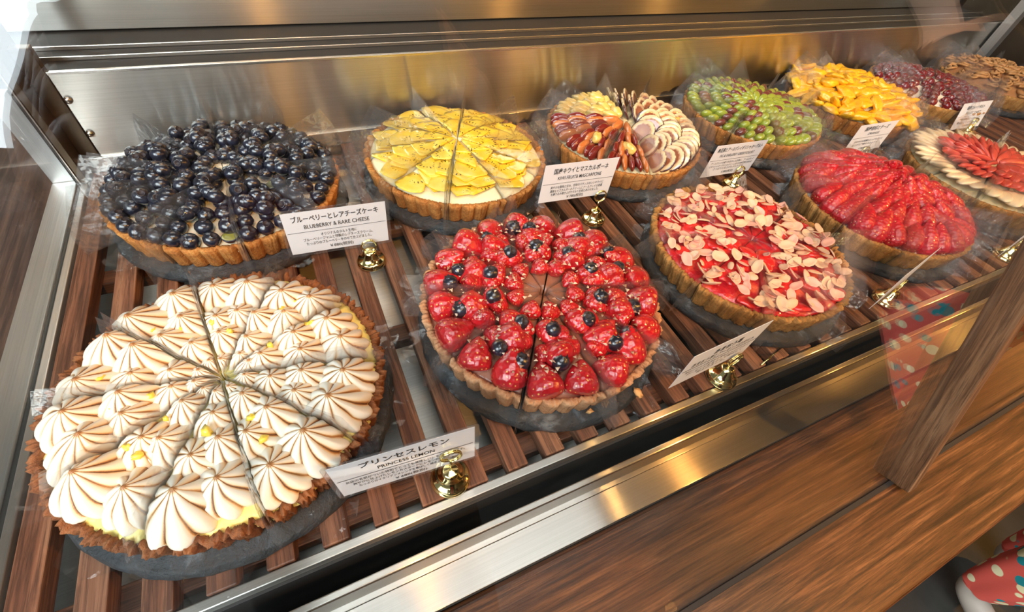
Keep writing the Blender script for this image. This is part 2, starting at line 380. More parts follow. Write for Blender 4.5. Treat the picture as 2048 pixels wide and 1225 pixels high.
# slanted front glass in two panes with a wooden upright between them
SL = 0.386
def slanted(x0, x1, off0, off1, z0, z1, name, m, parent, w=0.0004):
    nrm = Vector((0, -1, SL)).normalized()
    P0 = Vector((0, -0.0425 + SL * (z0 + 0.042), z0)); P1 = Vector((0, -0.0425 + SL * (z1 + 0.042), z1))
    vs = []
    for x in (x0, x1):
        for q in (P0, P1):
            for o in (off0, off1):
                p = q + nrm * o; vs.append((x, p.y, p.z))
    f = [(0, 1, 3, 2), (4, 6, 7, 5), (0, 4, 5, 1), (2, 3, 7, 6), (0, 2, 6, 4), (1, 5, 7, 3)]
    return link(name, bevel(MB().add(vs, f).mesh(name, m, False), w), parent)
slanted(-0.30, 0.5105, -0.005, 0.0, -0.0405, 0.62, 'front_glass', M['glass'], case, 0.0003)
slanted(0.5275, XR, -0.005, 0.0, -0.0405, 0.62, 'front_glass', M['glass'], case, 0.0003)
slanted(0.5108, 0.5272, -0.006, 0.019, -0.0405, 0.62, 'wooden_upright', M['post'], case, 0.002)
part('glass_gasket', (-0.30, XR, -0.0462, -0.0415, -0.0418, -0.0385), M['black'], case, 0.0004)
# right end
part('right_end_panel', (XR, XR + 0.02, 0.05, 0.86, -0.09, 0.55), M['dark_steel'], case)
part('right_corner_post', (XR - 0.03, XR - 0.0002, YB - 0.03, YB - 0.0045, 0.0206, 0.55), M['steel_z'], case)

# wooden counter along the front, and the one beside the case
def counter():
    me = MB().box(-0.6, 2.6, -0.124, 0.0438, -0.068, -0.042).mesh('counter_top', M['counter'], False); bevel(me, 0.004, 3)
    return tag(link('counter_top', me), 'long brown grained wooden counter top running along the front glass', 'counter')
counter()
me = boxmesh('side_board', (-1.1, -0.3205, 0.05, 1.2, -0.068, -0.042), M['side'], 0.002)
tag(link('side_board', me), 'dark wooden board seen through the left glass side of the case', 'board')

# shop floor
m = mat('shop_floor', (0.10, 0.095, 0.085), 0.5); t = NT(m); t.color(t.ramp(t.noise(t.coord(), 6, 6), [(0.3, (0.026, 0.025, 0.022)), (0.7, (0.062, 0.060, 0.052))])); M['floor'] = m
tag(link('floor', MB().box(-4, 6, -4, 2.5, -1.25, -1.20).mesh('floor', m, False)), None, None, None, 'structure')

m = mat('shop_wall', (0.42, 0.36, 0.29), 0.8); t = NT(m); t.bump(t.noise(t.coord(), 40, 4), 0.1)
tag(link('wall_back', MB().box(-4, 6, 2.5, 2.6, -1.2, 2.6).mesh('wall_back', m, False)), None, None, None, 'structure')

# ------------------------------------------------------------------ slatted deck
deck = empty('slatted_deck', (0.8, 0.42, -0.018), 'dark brown slatted wooden deck lying in the case under all slates', 'slatted deck')
starts = [-0.2757 + 0.042 * k for k in range(10)]
while starts[-1] < XR - 0.08: starts.append(starts[-1] + 0.0406)
slat_me = boxmesh('slat', (-0.0105, 0.0105, 0.119 - 0.42, 0.724 - 0.42, 0.0, 0.018), M['slat'], 0.0012)
for x in starts:
    link('slat', slat_me, deck, (x + 0.0105 - 0.8, 0, 0))
for y in (0.145, 0.325, 0.52, 0.712):
    b = boxmesh('batten', (-0.2757 - 0.8, XR - 0.03 - 0.8, y - 0.42 - 0.012, y - 0.42 + 0.012, -0.016, -0.0002), M['batten'])
    link('batten', b, deck)

# ------------------------------------------------------------------ slate boards
def slate_mesh(seed):
    rr = random.Random(seed); mb = MB(); n = 160; rows = []
    for r, z in ((0.002, 0.014), (0.07, 0.014), (0.1385, 0.014), (0.1405, 0.0115), (0.1425, 0.006), (0.1418, 0.0015), (0.135, 0.0), (0.002, 0.0)):
        ring = []
        for k in range(n):
            a = 2 * pi * k / n
            j = noise.noise(Vector((cos(a) * 9 + seed * 3, sin(a) * 9, z * 200))) * (0.0022 if r > 0.13 else 0)
            ring.append(((r + j) * cos(a), (r + j) * sin(a), z + (noise.noise(Vector((cos(a) * r * 60, sin(a) * r * 60, seed))) * 0.0006 if 0 < z < 0.013 else 0)))
        rows.append(ring)
    mb.grid(rows, True, True, True); return mb.mesh('slate_board', M['slate'])

# ------------------------------------------------------------------ tarts
N = 10; RB = 0.127; RR = 0.1345; HC = 0.031; ZS = 0.0145
HALF = pi / N
ORD = ['', 'first', 'second', 'third', 'fourth', 'fifth', 'sixth', 'seventh', 'eighth', 'ninth', 'tenth', 'eleventh']

def wedge_clamp(x, y, half, gap=0.0012):
    """keep a point inside the slice (apex at origin, axis +X)"""
    a = atan2(y, x); r = hypot(x, y)
    if x <= 0.001: return 0.001, max(-0.0005, min(0.0005, y))
    lim = math.tan(half) * x - gap
    lim = max(lim, 0.0003)
    return x, max(-lim, min(lim, y))

def crust_mesh(half, m, flutes=4.4, rough=0.0008, seed=0, amp=0.0024, wave=0.0):
    mb = MB(); n = 110; T = 0.006
    prof = [(RB, 0.0), (RB + 0.001, 0.002), (RB + (RR - RB) * 0.35, HC * 0.35), (RB + (RR - RB) * 0.7, HC * 0.7), (RR, HC * 0.97), (RR - 0.0015, HC), (RR - T * 0.6, HC + 0.0005), (RR - T, HC - 0.001), (RR - T - 0.001, HC - 0.009)]
    a0 = half - 0.009; rows = []
    for j in range(n + 1):
        a = -a0 + 2 * a0 * j / n
        fl = 1 - 2.2 * (1 - abs(sin(pi * flutes * (a / (2 * half) + 0.5)))) ** 1.6
        row = [(0.003, 0, 0.0)]
        row = [(0.004 * cos(a), 0.004 * sin(a), 0.0)]
        for i, (r, z) in enumerate(prof):
            k = amp * fl if i <= 5 else amp * fl * (0.5 if i == 6 else 0)
            jit = noise.noise(Vector((a * 60, z * 240, seed * 7.3))) * rough * 1.6 + noise.noise(Vector((a * 190, z * 500, seed * 3.1))) * rough
            dz = 0
            if i >= 4: dz = noise.noise(Vector((a * 45, 3.3, seed))) * rough * 1.8 + wave * noise.noise(Vector((a * 18, 9, seed)))
            rr = r + k + jit + wave * 1.2 * noise.noise(Vector((a * 22, 2, seed))) * (z / HC)
            row.append((rr * cos(a), rr * sin(a), max(0, z + dz)))
        row.append((0.004 * cos(a), 0.004 * sin(a), HC - 0.012))
        rows.append(row)
    mb.grid(rows, False, True, True)
    k = len(rows[0])
    # close the inner ring
    for j in range(n):
        a, b = j * k, (j + 1) * k
        mb.f.append((a + k - 1, b + k - 1, b, a))
    return mb.mesh('crust', m)

def zf(r, zr, zc):
    q = min(1, r / 0.128); return zr + (zc - zr) * (1 - q * q)

def filling_mesh(half, m, zr, zc, bumpy=0.0, seed=0, rmax=0.1285, edge_wave=0.0):
    mb = MB(); nr, na = 22, 26; rows = []
    a0 = half - 0.011
    for i in range(nr + 1):
        r = 0.004 + (rmax - 0.004) * i / nr; row = []
        for j in range(na + 1):
            a = -a0 + 2 * a0 * j / na
            r2 = r + (edge_wave * noise.noise(Vector((a * 14, seed, 1.7))) * (i / nr))
            z = zf(r, zr, zc) + bumpy * noise.noise(Vector((r2 * cos(a) * 70 + seed, r2 * sin(a) * 70, seed * 2.0)))
            if i == nr: z -= 0.004
            row.append((r2 * cos(a), r2 * sin(a), z))
        rows.append(row)
    top = rows
    mb.grid(top)
    # skirt down to the base of the slice
    k = na + 1; base = len(mb.v); loop = [j for j in range(k)] + [i * k + k - 1 for i in range(1, nr + 1)] + [nr * k + j for j in reversed(range(k - 1))] + [i * k for i in reversed(range(1, nr))]
    for i in loop:
        x, y, z = mb.v[i]; mb.v.append((x, y, HC - 0.014))
    L = len(loop)
    for i in range(L): mb.f.append((loop[i], loop[(i + 1) % L], base + (i + 1) % L, base + i))
    return mb.mesh('filling', m)

def film_mesh(half, h_tip, h_out, r_out, seed):
    """folded clear sheet: two upright flaps along the cuts and a flap under the rim"""
    rr = random.Random(seed); mb = MB(); n = 14
    for sgn in (-1, 1):
        rows = []; ro = r_out * rr.uniform(0.94, 1.06); ho = h_out * rr.uniform(0.8, 1.12); lean = rr.uniform(-0.2, 0.5)
        for i in range(n + 1):
            u = i / n; r = 0.003 + u * ro
            h = h_tip + (ho - h_tip) * u
            if u > 0.86: h *= 1 - (u - 0.86) / 0.14 * 0.62
            row = []
            for j in range(7):
                v = j / 6; z = 0.0006 + h * v * (1 if u < 0.86 else 1)
                a = sgn * (half - 0.004)
                bow = sgn * (0.0012 * sin(u * pi) * noise.noise(Vector((u * 3, v * 2, seed))) )
                out = max(0, u - 0.82) * 0.05 * lean + 0.006 * lean * max(0, z - 0.045) / 0.03
                x = r * cos(a) - sin(a) * 0; y = r * sin(a)
                nx, ny = -sin(a), cos(a)
                row.append((x + nx * (bow - out * sgn * 0.6), y + ny * (bow - out * sgn * 0.6), z))
            rows.append(row)
        mb.grid(rows)
    # flap on the slate beyond the rim
    rows = []; ext = 0.160 * rr.uniform(0.97, 1.08); tw = rr.uniform(-0.25, 0.25)
    for i in range(7):
        u = i / 6; r = 0.125 + (ext - 0.125) * u; w = (1 - u * 0.75)
        rows.append([(r * cos(a + tw * u * half), r * sin(a + tw * u * half), 0.0008 + 0.004 * max(0, noise.noise(Vector((u * 3, a * 5, seed)))) + 0.003 * u * rr.random()) for a in [(-half + 2 * half * j / 8) * w for j in range(9)]])
    mb.grid(rows)
    me = mb.mesh('film_wrap', [M['film'], M['film_low']])
    nf = 6 * 8
    for i in range(len(me.polygons) - nf, len(me.polygons)): me.polygons[i].material_index = 1
    return me

def clampmesh(verts, half, place):
    out = []
    inv = place.inverted()
    for v in verts:
        p = place @ Vector(v); x, y = wedge_clamp(p.x, p.y, half); out.append(inv @ Vector((x, y, p.z)))
    return out

# ---- toppings, meshes shared between copies
def kiss_mesh(seed, nf=11):
    rr = random.Random(seed); mb = MB(); na = nf * 11; rows = []; toast = []
    prof = [(1.0, 0.0), (1.04, 0.08), (1.03, 0.17), (0.97, 0.28), (0.87, 0.40), (0.74, 0.52), (0.60, 0.63), (0.46, 0.73), (0.33, 0.82), (0.22, 0.89), (0.13, 0.95), (0.06, 1.0), (0.015, 1.05)]
    lx, ly = rr.uniform(-0.15, 0.15), rr.uniform(-0.15, 0.15); twist = rr.uniform(0.25, 0.6)
    fl = [rr.uniform(-0.25, 0.25) for _ in range(nf)]
    for r, h in prof:
        row = []
        for k in range(na):
            a = 2 * pi * k / na; ph = nf * (a) / (2 * pi); idx = int(ph) % nf
            u = (ph - int(ph)); 
            s = (abs(u - 0.5) * 2) ** 1.6     # 1 at the groove edges, 0 at the lobe centre
            crest = max(0, 1 - min(u, 1 - u) / 0.13)
            q = r * (1.0 - 0.20 * s * (1 if h < 0.9 else 0.4)) * (1 + 0.05 * fl[idx] * (1 - h))
            aa = a + twist * max(0, 1 - h) ** 1.4 + 0.10 * noise.noise(Vector((a * 2, h * 3, seed)))
            x = q * cos(aa) + lx * h * h; y = q * sin(aa) + ly * h * h
            row.append((x, y, h * 1.0))
            band = min(1, max(0, (h - 0.05) / 0.12))
            side = max(0, 1 - u / 0.55) if u < 0.55 else 0
            tn = 0.75 + 0.6 * noise.noise(Vector((x * 1.5 + seed, y * 1.5, 5)))
            toast.append(max(0, min(1, (crest * 0.95 + side ** 1.4 * 0.50) * band * tn + (0.5 if h > 0.97 else 0))))
        rows.append(row)
    mb.grid(rows, True, True, True)
    me = mb.mesh('meringue_kiss', M['meringue'])
    at = me.attributes.new('toast', 'FLOAT', 'POINT'); at.data.foreach_set('value', toast)
    return me
KISS = [kiss_mesh(s, nf) for s, nf in ((1, 10), (2, 9), (3, 11), (4, 10), (5, 9))]

def sphere_rows(nu, nv, fn):
    return [[fn(2 * pi * k / nu, pi * i / nv) for k in range(nu)] for i in range(nv + 1)]
def blueberry_mesh(R=0.0102):
    mb = MB(); nu = 20; rows = []
    prof = [(0.02, -0.92), (0.5, -0.8), (0.85, -0.5), (1.0, 0.0), (0.93, 0.38), (0.72, 0.66), (0.5, 0.80), (0.40, 0.86)]
    for r, z in prof: rows.append([(R * r * cos(2 * pi * k / nu), R * r * sin(2 * pi * k / nu), R * z) for k in range(nu)])
    rows.append([(R * (0.36 + 0.06 * (k % 4 < 2)) * cos(2 * pi * k / nu), R * (0.36 + 0.06 * (k % 4 < 2)) * sin(2 * pi * k / nu), R * (0.92 + 0.08 * (k % 4 < 2))) for k in range(nu)])
    n0 = len(rows)
    rows.append([(R * 0.27 * cos(2 * pi * k / nu), R * 0.27 * sin(2 * pi * k / nu), R * 0.80) for k in range(nu)])
    rows.append([(R * 0.03 * cos(2 * pi * k / nu), R * 0.03 * sin(2 * pi * k / nu), R * 0.74) for k in range(nu)])
    mb.grid(rows, True, True, True); me = mb.mesh('blueberry', [M['blueberry'], M['berry_crown']])
    for p in me.polygons:
        c = p.center
        if c.z > 0.72 * R and hypot(c.x, c.y) < 0.36 * R: p.material_index = 1
    return me
BLUEB = blueberry_mesh()
def cutberry_mesh(R=0.0095):
    mb = MB(); rows = []
    for r, z in ((0.05, -0.7), (0.7, -0.5), (1, 0), (0.97, 0.06)): rows.append([(R * r * cos(2 * pi * k / 18), R * r * sin(2 * pi * k / 18), R * z) for k in range(18)])
    for r, z in ((0.88, 0.09), (0.5, 0.05), (0.05, 0.07)): rows.append([(R * r * cos(2 * pi * k / 18), R * r * sin(2 * pi * k / 18), R * z) for k in range(18)])
    mb.grid(rows, True, True, True); me = mb.mesh('blueberry', [M['blueberry'], M['berry_cut']])
    for p in me.polygons:
        if p.center.z > 0.05 * R * 0.9 and hypot(p.center.x, p.center.y) < 0.9 * R: p.material_index = 1
    return me
CUTB = cutberry_mesh()
def strawberry_mesh(m, L=0.034, Rm=0.0145, seed=0, name='strawberry'):
    """tip towards +X, base at the origin end"""
    mb = MB(); nu = 28; rows = []
    prof = [(0.0, 0.05), (0.01, 0.45), (0.06, 0.80), (0.16, 0.97), (0.30, 1.0), (0.45, 0.94), (0.60, 0.80), (0.74, 0.60), (0.86, 0.38), (0.95, 0.19), (1.0, 0.03)]
    for t_, r in prof:
        rows.append([(L * (t_ - 0.45), Rm * r * cos(2 * pi * k / nu) * (1 + 0.07 * noise.noise(Vector((t_ * 3, cos(2 * pi * k / nu), seed)))), Rm * r * 0.92 * sin(2 * pi * k / nu) * (1 + 0.07 * noise.noise(Vector((t_ * 3, sin(2 * pi * k / nu) + 4, seed))))) for k in range(nu)])
    mb.grid(rows, True, True, True); return mb.mesh(name, m)
STRAW = [strawberry_mesh(M['strawberry'], 0.036 + 0.003 * (s % 2), 0.0178, s) for s in range(4)]
STRAWBIG = [strawberry_mesh(M['strawberry_big'], 0.056, 0.0170, s + 9) for s in range(4)]
def disc_mesh(name, m, a, b, th, n=20, cup=0.0, irr=0.0, seed=0):
    mb = MB(); rows = []
    for r, z in ((0.03, -th / 2), (0.6, -th / 2), (0.95, -th / 2), (1.0, 0), (0.95, th / 2), (0.6, th / 2), (0.03, th / 2)):
        row = []
        for k in range(n):
            an = 2 * pi * k / n; q = r * (1 + irr * noise.noise(Vector((cos(an) * 1.5, sin(an) * 1.5, seed))))
            x, y = a * q * cos(an), b * q * sin(an)
            row.append((x, y, z + cup * ((x / a) ** 2 + (y / b) ** 2)))
        rows.append(row)
    mb.grid(rows, True, True, True); return mb.mesh(name, m)
ALM = [disc_mesh('almond_flake', M[mm], 0.0088, 0.0052, 0.0009, 14, 0.0015 * c, 0.25, s) for s, (mm, c) in enumerate((('almond', 1), ('almond', -1), ('almond_skin', 1), ('almond', 1.4)))]
def ellipsoid(name, m, a, b, c, seed=0, irr=0.0, nu=18, nv=10, bend=0.0):
    mb = MB(); rows = []
    for i in range(nv + 1):
        ph = pi * (0.02 + 0.96 * i / nv); row = []
        for k in range(nu):
            th = 2 * pi * k / nu; x, y, z = sin(ph) * cos(th), sin(ph) * sin(th), cos(ph)
            q = 1 + irr * noise.noise(Vector((x * 1.7 + seed, y * 1.7, z * 1.7)))
            X, Y, Z = a * x * q, b * y * q, c * z * q
            row.append((X, Y, Z + bend * (X / a) ** 2))
        rows.append(row)
    mb.grid(rows, True, True, True); return mb.mesh(name, m)
GRG = ellipsoid('grape_half', M['grape_green'], 0.0145, 0.0108, 0.0075)
GRR = ellipsoid('grape_half', M['grape_red'], 0.0145, 0.0108, 0.0075)
ORG = [ellipsoid('orange_segment', M['orange'], 0.024, 0.0145, 0.0075, s, 0.35, 20, 10, 0.004 * (s - 1)) for s in range(4)]
FIG = disc_mesh('fig_slice', M['fig'], 0.0235, 0.0205, 0.0034, 24, 0.0, 0.06, 3)
PLUM = [ellipsoid('plum_slice', M[k], 0.0195, 0.0055, 0.0105, s, 0.1) for s, k in enumerate(('plum', 'plum', 'plum_amber'))]
YEL = [ellipsoid('fruit_chunk', M['yellow_fruit'], 0.016, 0.0075, 0.008, s, 0.3) for s in range(2)]
PEAR = [ellipsoid('pear_slice', M['pear'], 0.034, 0.0135, 0.0055, s, 0.12, bend=-0.003) for s in range(2)]
REDS = [ellipsoid('red_fruit_slice', M['red_slice'], 0.024, 0.0085, 0.0045, s, 0.2, bend=-0.002) for s in range(2)]
CHER = [ellipsoid('red_fruit', M['cherry'], 0.0098, 0.0095, 0.0088, s, 0.12) for s in range(2)]
STSL = [disc_mesh('strawberry_slice', M['straw_slice'], 0.0135, 0.0105, 0.003, 16, -0.0015, 0.25, s) for s in range(3)]
ZEST = ellipsoid('zest', M['zest'], 0.0042, 0.0028, 0.0022, 3, 0.8, 8, 6)
def curl_mesh(seed):
    rr = random.Random(seed); mb = MB(); pts = []; n = 40
    for i in range(n):
        t_ = i / (n - 1); a = t_ * 2 * pi * 1.4 + seed
        r = 0.013 - 0.006 * t_
        pts.append((r * cos(a) * 1.25, r * sin(a) * 0.8, 0.004 + 0.006 * t_ + 0.0015 * sin(a * 2)))
    mb.tube(pts, 0.0028, 8); return mb.mesh('cream_curl', M['chestnut'])
CURL = [curl_mesh(s) for s in range(3)]

def kiwi_slice_mesh(half, place, seed):
    mb = MB(); n = 26; rr = random.Random(seed); R = rr.uniform(0.027, 0.033); rows = []; cuts = [(rr.uniform(0, 6.28), rr.uniform(0.35, 0.8)) for _ in range(4)]
    for r, z in ((0.03, -0.0008), (0.5, -0.0008), (0.97, -0.0006), (1, 0.0), (0.96, 0.0005), (0.75, 0.0008), (0.5, 0.0009), (0.25, 0.001), (0.03, 0.001)):
        row = []
        for k in range(n):
            a = 2 * pi * k / n; q = r * R * (1 + 0.06 * noise.noise(Vector((cos(a) * 2, sin(a) * 2, seed))))
            x, y = q * cos(a), q * sin(a)
            for ca, cd in cuts:
                ex = x * cos(ca) + y * sin(ca) - R * cd
                if ex > 0: x -= ex * cos(ca); y -= ex * sin(ca)
            row.append((x, y, z))
        rows.append(row)
    mb.grid(rows, True, True, True)
    mb.v = [tuple(v) for v in clampmesh(mb.v, half, place)]
    return mb.mesh('kiwi_slice', M['kiwi'])

def pl(x, y, z, rz=0, rx=0, ry=0, s=1.0):
    return Matrix.Translation((x, y, z)) @ Matrix.Rotation(rz, 4, 'Z') @ Matrix.Rotation(ry, 4, 'Y') @ Matrix.Rotation(rx, 4, 'X') @ Matrix.Diagonal((s, s, s, 1))
def put(name, me, parent, mtx):
    o = bpy.data.objects.new(name, me); COL.objects.link(o); o.parent = parent; o.matrix_local = mtx; return o
def scatter_stuff(name, mats, parent, rr, n, zfun, size, half, flat=True):
    """a sprinkle nobody could count, one object"""
    mb = MB(); mi = []
    for i in range(n):
        r = 0.122 * sqrt(rr.uniform(0.03, 1)); a = rr.uniform(-1, 1) * (half - 0.02)
        x, y = wedge_clamp(r * cos(a), r * sin(a), half, 0.003); z = zfun(x, y)
        s = size * rr.uniform(0.5, 1.2); R = Matrix.Rotation(rr.uniform(0, 6.28), 3, 'Z') @ Matrix.Rotation(rr.uniform(-0.8, 0.8), 3, 'X')
        pts = [R @ Vector(p) for p in ((s, 0, 0), (-s * 0.6, s * 0.7, 0), (-s * 0.5, -s * 0.6, 0), (0, 0, s * 0.6), (0, 0.1 * s, -s * 0.4))]
        mb.add([(p.x + x, p.y + y, p.z + z) for p in pts], [(0, 1, 3), (1, 2, 3), (2, 0, 3), (1, 0, 4), (2, 1, 4), (0, 2, 4)])
        mi += [rr.randrange(len(mats))] * 6
    me = mb.mesh(name, mats, False); me.polygons.foreach_set('material_index', mi)
    o = link(name, me, parent); o['kind'] = 'stuff'; return o

TARTS = {}
def tart(key, look, cx, cy, deg0, crust, fill, zr, zc, top, flutes=4.4, rough=0.0008, wave=0.0, n=10, bumpy=0.0, film=(0.045, 0.082, 0.158), explode=0.0012, fw=0.0, rim=0.1285):
    rr = random.Random(sum(map(ord, key))); half = pi / n
    sl = tag(link('slate_board', slate_mesh(len(TARTS) + 1), None, (cx + rr.uniform(-.002, .002), cy - 0.004, 0.0002), (0, 0, rr.uniform(0, 6))), 'round dark grey slate board under the ' + look + ' tart', 'slate board', 'slate boards under the tarts')
    TARTS[key] = sl
    cm = [crust_mesh(half, M[crust], flutes, rough, s + 1, wave=wave) for s in range(3)]
    fm = [filling_mesh(half, M[fill], zr, zc, bumpy, s + 1, rim, fw) for s in range(2)]
    xm = [film_mesh(half, film[0], film[1], film[2], s + len(TARTS) * 10) for s in range(5)]
    mids = [radians(deg0 + 360 / n * (k + 0.5)) for k in range(n)]
    # order clockwise from the slice nearest the front rail
    order = sorted(range(n), key=lambda k: ((-pi / 2 - mids[k] + pi / n) % (2 * pi)))
    for rank, k in enumerate(order):
        a = mids[k]
        lab = look + ' tart slice nearest the front rail' if rank == 0 else look + ' tart slice, ' + ORD[rank] + ' clockwise from the one nearest the front rail'
        e = empty('tart_slice', (cx + explode * cos(a), cy + explode * sin(a), ZS), lab, 'tart slice', 'slices of the ' + look + ' tart', a)
        link('crust', cm[k % 3], e); link('filling', fm[k % 2], e)
        top(e, rr, half, k, lambda x, y: zf(hypot(x, y), zr, zc), a)
        link('film_wrap', xm[k % 5], e)

# ---- the twelve kinds of topping
def top_meringue(e, rr, half, k, z, a):
    for (r, an, s) in ((0.1015, -0.50, 0.0275), (0.100, 0.50, 0.0280), (0.068, -0.45, 0.0245), (0.065, 0.55, 0.0235), (0.038, 0.05, 0.0200), (0.018, 0.0, 0.015)):
        r += rr.uniform(-0.004, 0.004); aa = an * half + rr.uniform(-0.03, 0.03); x, y = r * cos(aa), r * sin(aa)
        base = KISS[rr.randrange(5)]; s *= rr.uniform(0.92, 1.1)
        mtx = pl(x, y, z(x, y) - 0.004, rr.uniform(0, 6.28)) @ Matrix.Diagonal((s, s, s * rr.uniform(0.88, 1.05), 1))
        me = base.copy(); vs = clampmesh([v.co for v in base.vertices], half, mtx)
        me.vertices.foreach_set('co', [c for v in vs for c in v]); me.update()
        put('meringue_kiss', me, e, mtx)
    for i in range(3):
        r = rr.uniform(0.04, 0.11); aa = rr.uniform(-0.8, 0.8) * half; x, y = wedge_clamp(r * cos(aa), r * sin(aa), half, 0.005)
        put('lemon_zest', ZEST, e, pl(x, y, z(x, y) + rr.uniform(0.008, 0.014), rr.uniform(0, 6), 0, 0, rr.uniform(0.7, 1.4)))
def pack(rr, half, sp, r0, r1, jit):
    out = []; r = r1; row = 0
    while r > r0:
        w = 2 * half * r - sp * 0.9; cnt = max(1, int(w / sp) + 1)
        for i in range(cnt):
            t_ = 0 if cnt == 1 else (i / (cnt - 1) - 0.5)
            aa = t_ * w / r
            out.append((r + rr.uniform(-jit, jit), aa + rr.uniform(-jit, jit) / r))
        r -= sp * 0.9; row += 1
    return out
def top_blueberry(e, rr, half, k, z, a):
    for r, aa in pack(rr, half, 0.0190, 0.020, 0.1235, 0.0016):
        x, y = wedge_clamp(r * cos(aa), r * sin(aa), half, 0.0085)
        cut = rr.random() < 0.06
        put('blueberry', CUTB if cut else BLUEB, e, pl(x, y, z(x, y) + 0.0065, rr.uniform(0, 6.28), rr.uniform(-0.7, 0.7) * (0.3 if cut else 1), rr.uniform(-0.7, 0.7) * (0.3 if cut else 1), rr.uniform(0.86, 1.06)))
    for i in range(9):
        r = rr.uniform(0.035, 0.115); aa = rr.uniform(-0.7, 0.7) * half; x, y = wedge_clamp(r * cos(aa), r * sin(aa), half, 0.0095)
        put('blueberry', BLUEB, e, pl(x, y, z(x, y) + 0.0165, rr.uniform(0, 6.28), rr.uniform(-0.9, 0.9), rr.uniform(-0.9, 0.9), rr.uniform(0.85, 1.0)))
def top_kiwi(e, rr, half, k, z, a):
    for i, (r, an) in enumerate(((0.101, -0.5), (0.100, 0.45), (0.082, 0.0), (0.072, -0.6), (0.066, 0.6), (0.046, 0.0), (0.026, 0.1), (0.088, 0.75))):
        aa = an * half; x, y = r * cos(aa), r * sin(aa)
        mtx = pl(x, y, z(x, y) + 0.0012 + 0.0003 * i, rr.uniform(0, 6.28), rr.uniform(-0.04, 0.04), rr.uniform(-0.04, 0.04))
        put('kiwi_slice', kiwi_slice_mesh(half, mtx, rr.randrange(1000)), e, mtx)
def top_straw(e, rr, half, k, z, a):
    spots = [(0.113, -0.55), (0.111, 0.52), (0.083, -0.05), (0.080, 0.78), (0.058, -0.4), (0.033, 0.1), (0.060, 0.6), (0.088, -0.8)]
    for i, (r, an) in enumerate(spots):
        r += rr.uniform(-0.003, 0.003); aa = an * half; x, y = wedge_clamp(r * cos(aa), r * sin(aa), half, 0.013 if r > 0.05 else 0.006)
        s = (1.05, 1.08, 1.0, 0.75, 0.82, 0.62, 0.66, 0.66)[i] * rr.uniform(0.92, 1.08)
        put('strawberry', STRAW[rr.randrange(4)], e, pl(x, y, z(x, y) + 0.006, pi + rr.uniform(-0.9, 0.9) if i < 2 else rr.uniform(0, 6.28), rr.uniform(-0.4, 0.4), rr.uniform(-0.9, -0.2) if rr.random() < 0.5 else rr.uniform(-0.2, 0.3), s))
    for i in range(2 + k % 2):
        r, an = ((0.097, 0.0 * (-1) ** k), (0.060, -0.1 * (-1) ** k), (0.103, 0.85))[i]
        aa = an * half + rr.uniform(-0.04, 0.04); x, y = wedge_clamp(r * cos(aa), r * sin(aa), half, 0.009)
        put('blueberry', BLUEB, e, pl(x, y, z(x, y) + 0.0135, rr.uniform(0, 6.28), rr.uniform(-0.6, 0.6), rr.uniform(-0.6, 0.6), rr.uniform(0.85, 1.0)))
    scatter_stuff('cocoa_nibs', [M['nib'], M['nib_pale']], e, rr, 44, lambda x, y: z(x, y) + rr.uniform(0.015, 0.022), 0.0029, half)
def top_almond(e, rr, half, k, z, a):
    for i in range(9):
        r = 0.118 * sqrt(rr.uniform(0.06, 1)); aa = rr.uniform(-0.75, 0.75) * half; x, y = wedge_clamp(r * cos(aa), r * sin(aa), half, 0.010)
        put('strawberry_slice', STSL[i % 3], e, pl(x, y, z(x, y) + 0.002, rr.uniform(0, 6.28), rr.uniform(-0.25, 0.25), rr.uniform(-0.25, 0.25), rr.uniform(0.8, 1.15)))
    for i in range(26):
        r = 0.123 * sqrt(rr.uniform(0.02, 1)); aa = rr.uniform(-0.95, 0.95) * half; x, y = wedge_clamp(r * cos(aa), r * sin(aa), half, 0.005)
        put('almond_flake', ALM[rr.randrange(4)], e, pl(x, y, z(x, y) + rr.uniform(0.004, 0.009), rr.uniform(0, 6.28), rr.uniform(-0.7, 0.7), rr.uniform(-0.5, 0.5), rr.uniform(0.75, 1.45)))
def rows_of(e, rr, half, z, name, meshes, rings, tilt, lift, cl=0.007, yaw=0.0, mixed=False):
    c = 0
    for r, cnt in rings:
        for i in range(cnt):
            t_ = (i + 0.5) / cnt * 2 - 1; aa = t_ * half * 0.92; x, y = wedge_clamp(r * cos(aa), r * sin(aa), half, cl)
            me = meshes[c % len(meshes)] if not mixed else rr.choice(meshes); c += 1
            put(name, me, e, pl(x, y, z(x, y) + lift, aa + yaw + rr.uniform(-0.15, 0.15), tilt[0] + rr.uniform(-0.12, 0.12), tilt[1] + rr.uniform(-0.1, 0.1), rr.uniform(0.92, 1.08)))
        c += 1
def top_grape(e, rr, half, k, z, a):
    rows_of(e, rr, half, z, 'grape_half', [GRG, GRG, GRR], ((0.120, 4), (0.099, 4), (0.078, 3), (0.058, 3), (0.039, 2), (0.021, 1)), (0.75, -0.35), 0.0045, 0.005, 0.0, True)
def top_orange(e, rr, half, k, z, a):
    for r, aa in pack(rr, half, 0.023, 0.018, 0.128, 0.004):
        x, y = wedge_clamp(r * cos(aa), r * sin(aa), half, 0.008)
        put('orange_segment', ORG[rr.randrange(4)], e, pl(x, y, z(x, y) + rr.uniform(0.003, 0.012), rr.uniform(0, 6.28), rr.uniform(-0.5, 0.5), rr.uniform(-0.45, 0.45), rr.uniform(0.85, 1.15)))
